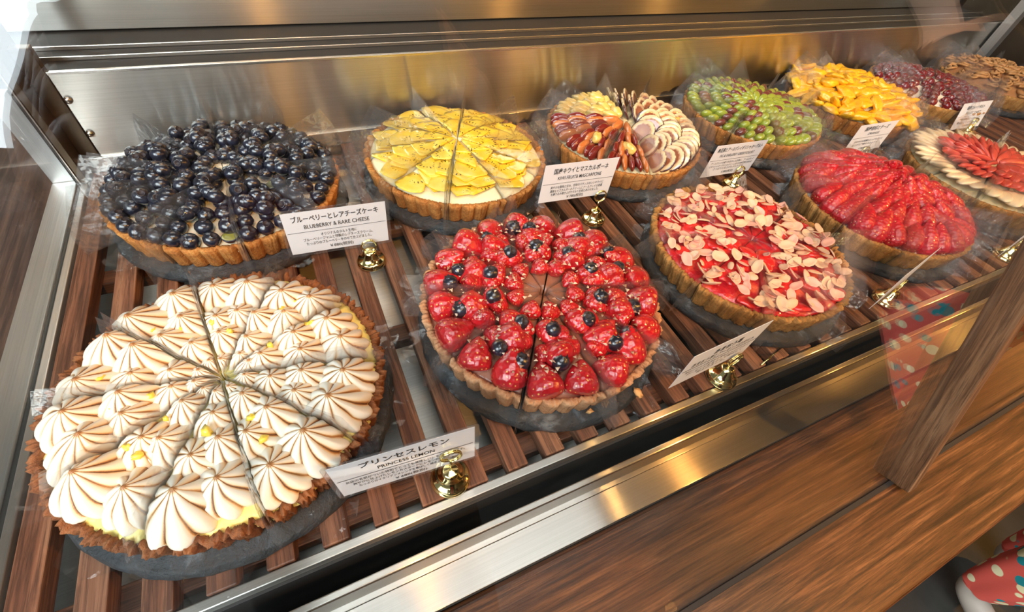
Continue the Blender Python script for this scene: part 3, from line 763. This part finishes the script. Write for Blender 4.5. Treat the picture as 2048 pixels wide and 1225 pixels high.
def top_mixed(e, rr, half, k, z, a):
    d = math.degrees(a) % 360
    if 150 < d < 262:
        rows_of(e, rr, half, z, 'plum_slice', PLUM, ((0.112, 6), (0.085, 5), (0.056, 3), (0.03, 1)), (0.35, 0.0), 0.006, 0.006)
    elif 85 < d <= 150:
        rows_of(e, rr, half, z, 'fruit_chunk', YEL, ((0.112, 4), (0.085, 4), (0.056, 2), (0.03, 1)), (0.4, 0.0), 0.008, 0.008)
    else:
        rows_of(e, rr, half, z, 'fig_slice', [FIG], ((0.108, 4), (0.074, 3), (0.04, 1)), (0.95, 0.0), 0.008, 0.010)
    if k % 3 == 0:
        put('fruit_chunk', YEL[0], e, pl(0.09, 0, z(0.09, 0) + 0.014, 0.5, 0.3, 0))
def top_bigstraw(e, rr, half, k, z, a):
    for r, cnt, tl, up in ((0.108, 3, -0.62, 0.012), (0.078, 2, -0.75, 0.016), (0.050, 2, -0.85, 0.017), (0.026, 1, -1.0, 0.018)):
        for i in range(cnt):
            t_ = (i + 0.5) / cnt * 2 - 1; aa = t_ * half * 0.95; x, y = wedge_clamp(r * cos(aa), r * sin(aa), half, 0.011)
            put('strawberry', STRAWBIG[rr.randrange(4)], e, pl(x, y, z(x, y) + up, pi + aa + rr.uniform(-0.4, 0.4), rr.uniform(-3, 3), tl + rr.uniform(-0.2, 0.2), rr.uniform(0.88, 1.08)))
def top_pear(e, rr, half, k, z, a):
    rows_of(e, rr, half, z, 'pear_slice', PEAR, ((0.104, 4),), (0.3, -0.15), 0.007, 0.006)
    rows_of(e, rr, half, z, 'red_fruit_slice', REDS, ((0.074, 4), (0.050, 3), (0.028, 1)), (0.55, -0.25), 0.010, 0.005)
def top_cherry(e, rr, half, k, z, a):
    for r, aa in pack(rr, half, 0.0195, 0.02, 0.121, 0.002):
        x, y = wedge_clamp(r * cos(aa), r * sin(aa), half, 0.007)
        put('red_fruit', CHER[rr.randrange(2)], e, pl(x, y, z(x, y) + 0.005, rr.uniform(0, 6.28), rr.uniform(-0.6, 0.6), 0, rr.uniform(0.85, 1.1)))
def top_chestnut(e, rr, half, k, z, a):
    for r, aa in pack(rr, half, 0.026, 0.02, 0.115, 0.003):
        x, y = wedge_clamp(r * cos(aa), r * sin(aa), half, 0.008)
        put('cream_curl', CURL[rr.randrange(3)], e, pl(x, y, z(x, y) - 0.001, rr.uniform(0, 6.28), rr.uniform(-0.2, 0.2), rr.uniform(-0.2, 0.2), rr.uniform(0.9, 1.2)))

Z0 = HC - 0.003
tart('lemon', 'toasted lemon meringue', -0.114, 0.2745, -81, 'crust_choc', 'curd', Z0 + 0.002, Z0 + 0.010, top_meringue, 4.4, 0.0022, 0.003, fw=0.004, rim=0.130, film=(0.045, 0.064, 0.140))
tart('blueberry', 'glossy blueberry', -0.098, 0.592, -86, 'crust_gold', 'cheese', Z0, Z0 + 0.018, top_blueberry)
tart('kiwi', 'yellow kiwi', 0.216, 0.586, -115, 'crust_gold', 'mascarpone', Z0, Z0 + 0.022, top_kiwi, explode=0.002)
tart('strawberry', 'strawberry and blueberry', 0.209, 0.275, -125, 'crust_pink', 'choc', Z0, Z0 + 0.010, top_straw, explode=0.0025, film=(0.042, 0.056, 0.16))
tart('mixed', 'fig and plum', 0.524, 0.577, -139, 'crust_gold', 'custard', Z0, Z0 + 0.016, top_mixed)
tart('almond', 'strawberry jam and almond', 0.532, 0.268, -163, 'crust_tan', 'jam', Z0 + 0.001, Z0 + 0.012, top_almond, 4.4, 0.0014, bumpy=0.002, film=(0.04, 0.058, 0.16))
tart('grape', 'green and red grape', 0.850, 0.588, -151, 'crust_gold', 'custard', Z0, Z0 + 0.018, top_grape)
tart('big', 'large fresh strawberry', 0.845, 0.282, -168, 'crust_tan', 'whipped', Z0, Z0 + 0.005, top_bigstraw)
tart('orange', 'golden orange segment', 1.160, 0.590, -142, 'crust_gold', 'custard', Z0 + 0.002, Z0 + 0.026, top_orange)
tart('pear', 'white and red sliced fruit', 1.165, 0.282, -157, 'crust_tan', 'custard', Z0, Z0 + 0.02, top_pear)
tart('cherry', 'dark red fruit', 1.470, 0.590, -150, 'crust_tan', 'whipped', Z0, Z0 + 0.016, top_cherry)
tart('chestnut', 'brown crinkled cream', 1.780, 0.590, -150, 'crust_tan', 'brown_fill', Z0, Z0 + 0.03, top_chestnut)

# ------------------------------------------------------------------ price cards and their brass bell clips
def bell_mesh():
    mb = MB(); n = 40; rows = []
    for r, z in ((0.002, 0.0), (0.0165, 0.0), (0.0183, 0.0012), (0.0183, 0.0030), (0.0168, 0.0042), (0.0166, 0.0055), (0.0172, 0.0064), (0.0160, 0.0076), (0.0138, 0.0086), (0.0105, 0.0135), (0.0085, 0.0180), (0.0074, 0.0205), (0.0060, 0.0212), (0.0035, 0.0216), (0.0012, 0.0225)):
        rows.append([(r * cos(2 * pi * k / n), r * sin(2 * pi * k / n), z) for k in range(n)])
    mb.grid(rows, True, True, True); return mb.mesh('bell', M['brass'])
BELL = bell_mesh()
def ring_mesh(R, neck):
    mb = MB(); pts = [(R * sin(2 * pi * k / 28 * 1.9), -0.0017 + 0.0034 * k / 53, R * (1 - cos(2 * pi * k / 28 * 1.9)) + neck) for k in range(29)]
    pts = [(R * sin(2 * pi * k / 27), -0.0016 + 0.0032 * k / 53, R * (1 - cos(2 * pi * k / 27)) + neck) for k in range(54)]
    mb.tube(pts, 0.0009, 8)
    mb.tube([(0, 0, 0.020), (0, 0, neck + 0.0005)], 0.0014, 8)
    return mb.mesh('ring', M['brass'])

FONT_BASE = None
def text_mesh(s, size, bold=0.0):
    cu = bpy.data.curves.new('lettering', 'FONT'); cu.body = s; cu.size = size; cu.align_x = 'CENTER'; cu.align_y = 'CENTER'; cu.resolution_u = 3; cu.offset = bold * size
    o = bpy.data.objects.new('lettering', cu); COL.objects.link(o)
    dg = bpy.context.evaluated_depsgraph_get(); me = bpy.data.meshes.new_from_object(o.evaluated_get(dg))
    bpy.data.objects.remove(o); me.name = 'lettering'; me.materials.clear(); me.materials.append(M['ink']); return me
def card(pos, yaw, tilt, roll, w, h, lines, label, ring=None, lam=True, stand_label=None, scale_w=0.82):
    c = empty('price_card', pos, label, 'price card', 'price cards')
    # local x along the card, local z up, face towards -y
    u = Vector((cos(yaw), sin(yaw), 0)); nv = Vector((-sin(yaw), cos(yaw), 0)); v = Vector((0, 0, cos(tilt))) + nv * sin(tilt)
    ur = u * cos(roll) + v * sin(roll); vr = -u * sin(roll) + v * cos(roll); nn = vr.cross(ur)
    c.rotation_mode = 'QUATERNION'; c.rotation_quaternion = Matrix((ur, -nn * -1 if False else vr.cross(ur) * 1.0, vr)).transposed().to_quaternion()
    c.rotation_quaternion = Matrix((ur, vr.cross(ur), vr)).transposed().to_quaternion()
    link('paper', MB().box(-w / 2, w / 2, -0.0002, 0.0002, -h / 2, h / 2).mesh('paper', M['paper'], False), c)
    if lam:
        e = 0.0038; mb = MB(); rad = 0.004; W2, H2 = w / 2 + e, h / 2 + e; ring_ = []
        for (sx, sz, a0) in ((1, 1, 0), (-1, 1, 90), (-1, -1, 180), (1, -1, 270)):
            for q in range(7):
                a = radians(a0 + q * 15); ring_.append((sx * (W2 - rad) + rad * cos(a), sz * (H2 - rad) + rad * sin(a)))
        mb.grid([[(x, -0.0004, z) for x, z in ring_], [(x, 0.0004, z) for x, z in ring_]], True, True, True)
        link('lamination', mb.mesh('lamination', M['laminate'], False), c)
    for s, zc, hgt, maxw in lines:
        if s == '-':
            link('rule_line', MB().box(-w * 0.485, w * 0.485, -0.0007, -0.0005, zc * h - 0.00018, zc * h + 0.00018).mesh('rule_line', M['ink'], False), c); continue
        me = text_mesh(s, hgt * h, 0.013 if zc > 0.2 else 0.004)
        xs = [p.co.x for p in me.vertices]
        if not xs: continue
        wd = max(xs) - min(xs); k = min(1.25, maxw * w / wd)
        o = link('lettering', me, c, (0, -0.0006, zc * h), (pi / 2, 0, 0), (k, 1, 1))
    if ring:
        rx, ry, rz = ring; b = empty('card_clip', (rx, ry, 0.0003), stand_label, 'card clip', 'brass bell card clips')
        b.rotation_euler = (0, 0, yaw)
        link('bell', BELL, b); link('ring', ring_mesh(0.0088, rz - 0.0088), b)
    return c
L1 = [('ブルーベリーとレアチーズケーキ', 0.33, 0.155, 0.84), ('BLUEBERRY & RARE CHEESE', 0.145, 0.13, 0.64), ('-', 0.03, 0, 0),
      ('オリジナルのタルト生地に', -0.075, 0.085, 0.36), ('ブルーベリージャムと特製のレアチーズクリーム、', -0.175, 0.085, 0.70), ('たっぷりのブルーベリーをのせて仕上げました。', -0.275, 0.085, 0.66), ('￥880(税別)', -0.40, 0.10, 0.24)]
L2 = [('プリンセスレモン', 0.33, 0.17, 0.62), ('PRINCESS LEMON', 0.14, 0.13, 0.40), ('-', 0.03, 0, 0),
      ('お店の名前がついた特別でとっても美味しいレモンタルトです。', -0.075, 0.085, 0.86), ('爽やかに仕上げたレモンカスタードにレモンのコンポート、', -0.175, 0.085, 0.78), ('たっぷりのイタリアンメレンゲを香ばしく焼き上げました。', -0.275, 0.085, 0.72), ('￥680(税別)', -0.40, 0.10, 0.24)]
L3 = [('国産キウイとマスカルポーネ', 0.31, 0.155, 0.74), ('KIWI FRUIT& MASCARPONE', 0.13, 0.13, 0.60), ('-', 0.0, 0, 0),
      ('爽やかな酸味と甘み、甘味のバランスのいいキウイに', -0.11, 0.085, 0.74), ('濃厚なマスカルポーネクリームにアールグレイの茶葉', -0.21, 0.085, 0.74), ('を練り込み焼き上げたタルト生地とあわせました。', -0.30, 0.085, 0.68), ('￥780(税別)', -0.41, 0.10, 0.24)]
L4 = [('無花果とアールグレイギリシャヨーグルト', 0.34, 0.14, 0.88), ('FIG & EARLGREY GREEKYOGURT', 0.16, 0.12, 0.68), ('-', 0.03, 0, 0),
      ('アールグレイの香りを生かした生地に、アールグレイ', -0.07, 0.08, 0.86), ('とギリシャヨーグルトのクリームをのせ無花果をあわせ', -0.17, 0.08, 0.86), ('さっぱりと仕上げたタルトです。', -0.26, 0.08, 0.62), ('￥880(税別)', -0.39, 0.10, 0.24)]
L5 = [('国産柑橘とチーズ', 0.33, 0.16, 0.62), ('ORANGE', 0.15, 0.12, 0.3), ('-', 0.03, 0, 0), ('さわやかな柑橘をたっぷりのせて', -0.11, 0.09, 0.75), ('仕上げた季節のタルトです。', -0.23, 0.09, 0.7), ('￥780(税別)', -0.39, 0.1, 0.24)]
L6 = [('国産フルーツタルト', 0.30, 0.15, 0.6), ('FRUIT TART', 0.10, 0.14, 0.7), ('-', -0.02, 0, 0), ('季節の果実をたっぷりのせて', -0.13, 0.10, 0.7), ('香ばしく仕上げました。', -0.26, 0.10, 0.8), ('￥880(税別)', -0.39, 0.1, 0.3)]
L7 = [('あまおう苺', 0.27, 0.16, 0.36), ('あまおう苺とアーモンドのタルト', 0.10, 0.15, 0.80), ('-', 0.0, 0, 0), ('苺のジャムとあまおう苺をたっぷりのせて', -0.11, 0.09, 0.84), ('アーモンドをちらして香ばしく', -0.22, 0.09, 0.74), ('仕上げました。', -0.32, 0.09, 0.4)]
CW, CH = 0.1125, 0.0612
card((0.0158, 0.4374, 0.0605), -0.0357, -0.0307, -0.018, CW, CH, L1, 'white price card lettered BLUEBERRY & RARE CHEESE in front of the blueberry tart', (0.0459, 0.4325, 0.0286), True, 'brass bell clip holding the BLUEBERRY & RARE CHEESE card')
card((0.0147, 0.1405, 0.0567), -0.0905, 0.0091, 0.0451, CW, CH, L2, 'white price card lettered PRINCESS LEMON beside the meringue tart', (0.0490, 0.1335, 0.0530), True, 'brass bell clip holding the PRINCESS LEMON card by the front rail')
card((0.3381, 0.4294, 0.0748), -0.0625, -0.0283, 0.002, CW, CH, L3, 'white price card lettered KIWI FRUIT& MASCARPONE beside the yellow kiwi tart', (0.3800, 0.4225, 0.0450), False, 'brass bell clip holding the KIWI FRUIT& MASCARPONE card')
card((0.656, 0.4395, 0.0547), -0.0239, -0.0579, -0.0159, CW, CH, L4, 'white price card lettered FIG & EARLGREY GREEKYOGURT in front of the grape tart', (0.6820, 0.4345, 0.0300), False, 'brass bell clip holding the FIG & EARLGREY GREEKYOGURT card')
card((0.9995, 0.4261, 0.0585), -0.06, 0.0095, 0.03, 0.103, 0.0575, L5, 'white price card in front of the golden orange tart', (1.010, 0.4215, 0.030), False, 'brass bell clip behind the large strawberries, holding the orange tart card')
card((1.4364, 0.4564, 0.0418), -0.08, 0.25, 0.03, 0.103, 0.0575, L6, 'white price card tilted back in front of the dark red fruit tart', (1.455, 0.447, 0.028), False, 'brass bell clip holding the tilted card of the dark red fruit tart')
card((0.3393, 0.1279, 0.0653), 0.0627, -0.023, -0.0028, CW, CH, L7, 'white price card seen very slanted in front of the strawberry jam and almond tart', (0.3780, 0.1265, 0.0370), False, 'brass bell clip by the front rail below the almond tart')
card((0.6770, 0.1370, 0.0600), 0.178, 0.02, 0.0, CW, CH, L7[3:], 'price card seen edge-on in front of the large fresh strawberry tart', (0.7085, 0.1395, 0.0320), False, 'brass bell clip of the edge-on card before the large strawberry tart')
card((1.010, 0.1370, 0.0560), 0.120, 0.02, 0.0, CW, CH, L7[3:], 'price card seen edge-on by the wooden upright at the right frame edge', (1.0260, 0.1350, 0.0300), False, 'brass bell clip beside the wooden upright at the right frame edge')

# ------------------------------------------------------------------ small loose things
pk = MB(); pk.tube([(-0.024, 0, 0.0016), (0, 0.0004, 0.0016), (0.024, 0, 0.0016)], [0.0009, 0.0012, 0.0010], 8)
tag(link('pick', pk.mesh('pick', M['brass']), None, (0.462, 0.1255, 0.0003), (0, 0, 0.22)), 'thin golden pick lying on the slats by the front rail below the almond tart', 'pick')
for (x, y, sz, seed, lb) in ((0.2005, 0.139, 0.0042, 3, 'small brown crust crumb on the slate in front of the strawberry and blueberry tart'), (0.2605, 0.139, 0.0062, 8, 'larger pale crust crumb at the right front of the strawberry tart slate')):
    tag(link('crumb', ellipsoid('crumb', M['crumb'], sz, sz * 0.6, sz * 0.5, seed, 0.9, 10, 7), None, (x, y, 0.0145 + sz * 0.45), (0, 0, seed)), lb, 'crumb', 'loose crumbs')

# ------------------------------------------------------------------ the photographer mirrored in the glass, and a customer at the right
def skin_body(name, pts, edges, radii, root=0, sub=2):
    me = bpy.data.meshes.new(name); me.from_pydata(pts, edges, []); o = bpy.data.objects.new(name, me); COL.objects.link(o)
    md = o.modifiers.new('skin', 'SKIN'); md.use_smooth_shade = True
    for i, r in enumerate(radii):
        sv = me.skin_vertices[0].data[i]; sv.radius = r if isinstance(r, tuple) else (r, r); sv.use_root = (i == root)
    sb = o.modifiers.new('sub', 'SUBSURF'); sb.levels = sub; sb.render_levels = sub
    dg = bpy.context.evaluated_depsgraph_get(); out = bpy.data.meshes.new_from_object(o.evaluated_get(dg)); bpy.data.objects.remove(o)
    out.name = name; out.materials.clear(); return out
def person(loc, wrists, label, mats, shade, hands=True):
    P = []; E = []; Rr = []
    def v(p, r, par=None):
        P.append(p); Rr.append(r)
        if par is not None: E.append((par, len(P) - 1))
        return len(P) - 1
    pel = v((0, 0, -0.10), (0.20, 0.14)); sp = v((0, 0, 0.10), (0.175, 0.12), pel); ch = v((0, 0.01, 0.36), (0.20, 0.135), sp)
    nb = v((0, 0.0, 0.53), (0.09, 0.08), ch); nk = v((0, 0.02, 0.61), 0.065, nb); hd = v((0, 0.05, 0.72), (0.088, 0.10), nk); ht = v((0, 0.05, 0.84), (0.095, 0.115), hd); v((0, 0.045, 0.91), (0.06, 0.07), ht)
    for sd, wp in ((-1, wrists[0]), (1, wrists[1])):
        sh = v((sd * 0.21, 0, 0.47), 0.075, nb); el = v((sd * 0.24, 0.12, 0.26), 0.06, sh); wr = v(wp, 0.034, el)
        d = Vector((-sd * 0.25, 0.72, 0.25)).normalized(); w = Vector(wp)
        pm = v(tuple(w + d * 0.06), (0.05, 0.024), wr)
        for f in range(4):
            off = Vector((0, -0.25, 0.75)).normalized() * ((f - 1.5) * 0.026)
            ln = (0.045, 0.055, 0.052, 0.04)[f]
            a = v(tuple(w + d * 0.10 + off), 0.0125, pm); b = v(tuple(w + d * (0.10 + ln) + off + Vector((-sd * 0.012, 0, 0))), 0.011, a)
            v(tuple(w + d * (0.10 + ln * 1.5) + off + Vector((-sd * 0.045, 0, 0))), 0.009, b)
        t1 = v(tuple(w + d * 0.05 + Vector((-sd * 0.045, 0, 0.03))), 0.014, pm); v(tuple(w + d * 0.08 + Vector((-sd * 0.075, 0, 0.045))), 0.011, t1)
        hip = v((sd * 0.11, 0, -0.20), 0.115, pel); kn = v((sd * 0.12, 0.02, -0.66), 0.062, hip); an = v((sd * 0.12, 0, -1.10), 0.042, kn)
        v((sd * 0.125, 0.16, -1.165), (0.045, 0.032), an)
    me = skin_body('person', P, E, Rr, pel)
    for m in mats: me.materials.append(m)
    for p in me.polygons: p.material_index = shade(p.center)
    o = link('person', me, None, loc); tag(o, label, 'person'); return o
dark = mat('dark_cloth', (0.018, 0.018, 0.022), 0.85); redc = mat('red_cloth', (0.42, 0.012, 0.03), 0.8); skin = mat('skin', (0.62, 0.36, 0.24), 0.5, sss=0.1); hairm = mat('dark_hair', (0.012, 0.009, 0.008), 0.4)
beige = mat('beige_leather', (0.48, 0.40, 0.33), 0.5)
def floral_mat():
    m = mat('floral_cloth', (0.72, 0.10, 0.07), 0.8); t = NT(m)
    v = t.add('ShaderNodeTexVoronoi'); v.inputs['Scale'].default_value = 24; t.link(t.coord(), v.inputs['Vector'])
    sp = t.add('ShaderNodeSeparateXYZ'); t.link(v.outputs['Color'], sp.inputs[0])
    dot = t.ramp(v.outputs['Distance'], [(0.36, (1, 1, 1)), (0.40, (0, 0, 0))])
    hue = t.ramp(sp.outputs[0], [(0.0, (0.01, 0.24, 0.26)), (0.42, (0.01, 0.26, 0.28)), (0.45, (0.88, 0.74, 0.40)), (1.0, (0.9, 0.78, 0.48))])
    t.color(t.mix(dot, (0.74, 0.10, 0.07), hue)); return m
M['floral'] = floral_mat()
def shade1(c):
    if c.z > 0.80 or (c.z > 0.60 and c.y < 0.0): return 3
    if c.z > 0.57: return 2
    if c.y > 0.36: return 2
    if abs(c.x) < 0.075 and c.z > 0.05 and c.y > 0.05: return 1
    return 0
p1 = person((-0.06, -0.56, 0.0), ((-0.12, 0.30, 0.42), (0.24, 0.30, 0.42)), 'person in dark jacket over a red top, mirrored in the front glass while photographing', [dark, redc, skin, hairm], shade1)
hr = MB(); rows = []
for i in range(11):
    ph = pi * (0.02 + 0.62 * i / 10)
    rows.append([(0.112 * sin(ph) * cos(2 * pi * k / 28), 0.03 + 0.13 * sin(ph) * sin(2 * pi * k / 28) - 0.02, 0.80 + 0.145 * cos(ph)) for k in range(28)])
hr.grid(rows, True, True); link('hair', hr.mesh('hair', hairm), p1)
phone = tag(link('phone', boxmesh('phone', (-0.10, 0.10, -0.062, -0.050, 0.37, 0.47), dark, 0.004)), 'dark phone held up in two hands in front of the glass', 'phone')
p2 = person((1.735, -0.475, 0.0), ((-0.30, 0.12, -0.13), (0.3, 0.15, -0.12)), 'person in red floral trousers with cream and teal spots beyond the counter edge', [dark, M['floral'], skin, hairm, beige], lambda c: 4 if c.z < -1.06 else 1 if c.z < -0.12 and abs(c.x) < 0.27 else (3 if c.z > 0.78 or (c.z > 0.6 and c.y < 0) else (2 if c.z > 0.57 or c.z < -1.0 or (abs(c.x) > 0.24 and c.z < 0.1) else 0)))
p2.rotation_euler = (0, 0, pi)
tb = MB(); rows = []
for sd in (-1, 1):
    rows = []
    for i in range(19):
        u = i / 18; z = -0.12 - 0.94 * u; r = 0.125 * (1 - u) ** 1.2 + 0.050 + 0.012 * sin(u * pi) + 0.004 * sin(u * 23) * u
        rows.append([(sd * (0.11 + 0.012 * u) + r * (1 + 0.07 * sin(5 * 2 * pi * k / 60) * u) * cos(2 * pi * k / 60) * 0.86, 0.005 + r * (1 + 0.07 * sin(5 * 2 * pi * k / 60) * u) * sin(2 * pi * k / 60), z) for k in range(60)])
    tb.grid(rows, True)
link('trousers', tb.mesh('trousers', M['floral']), p2)
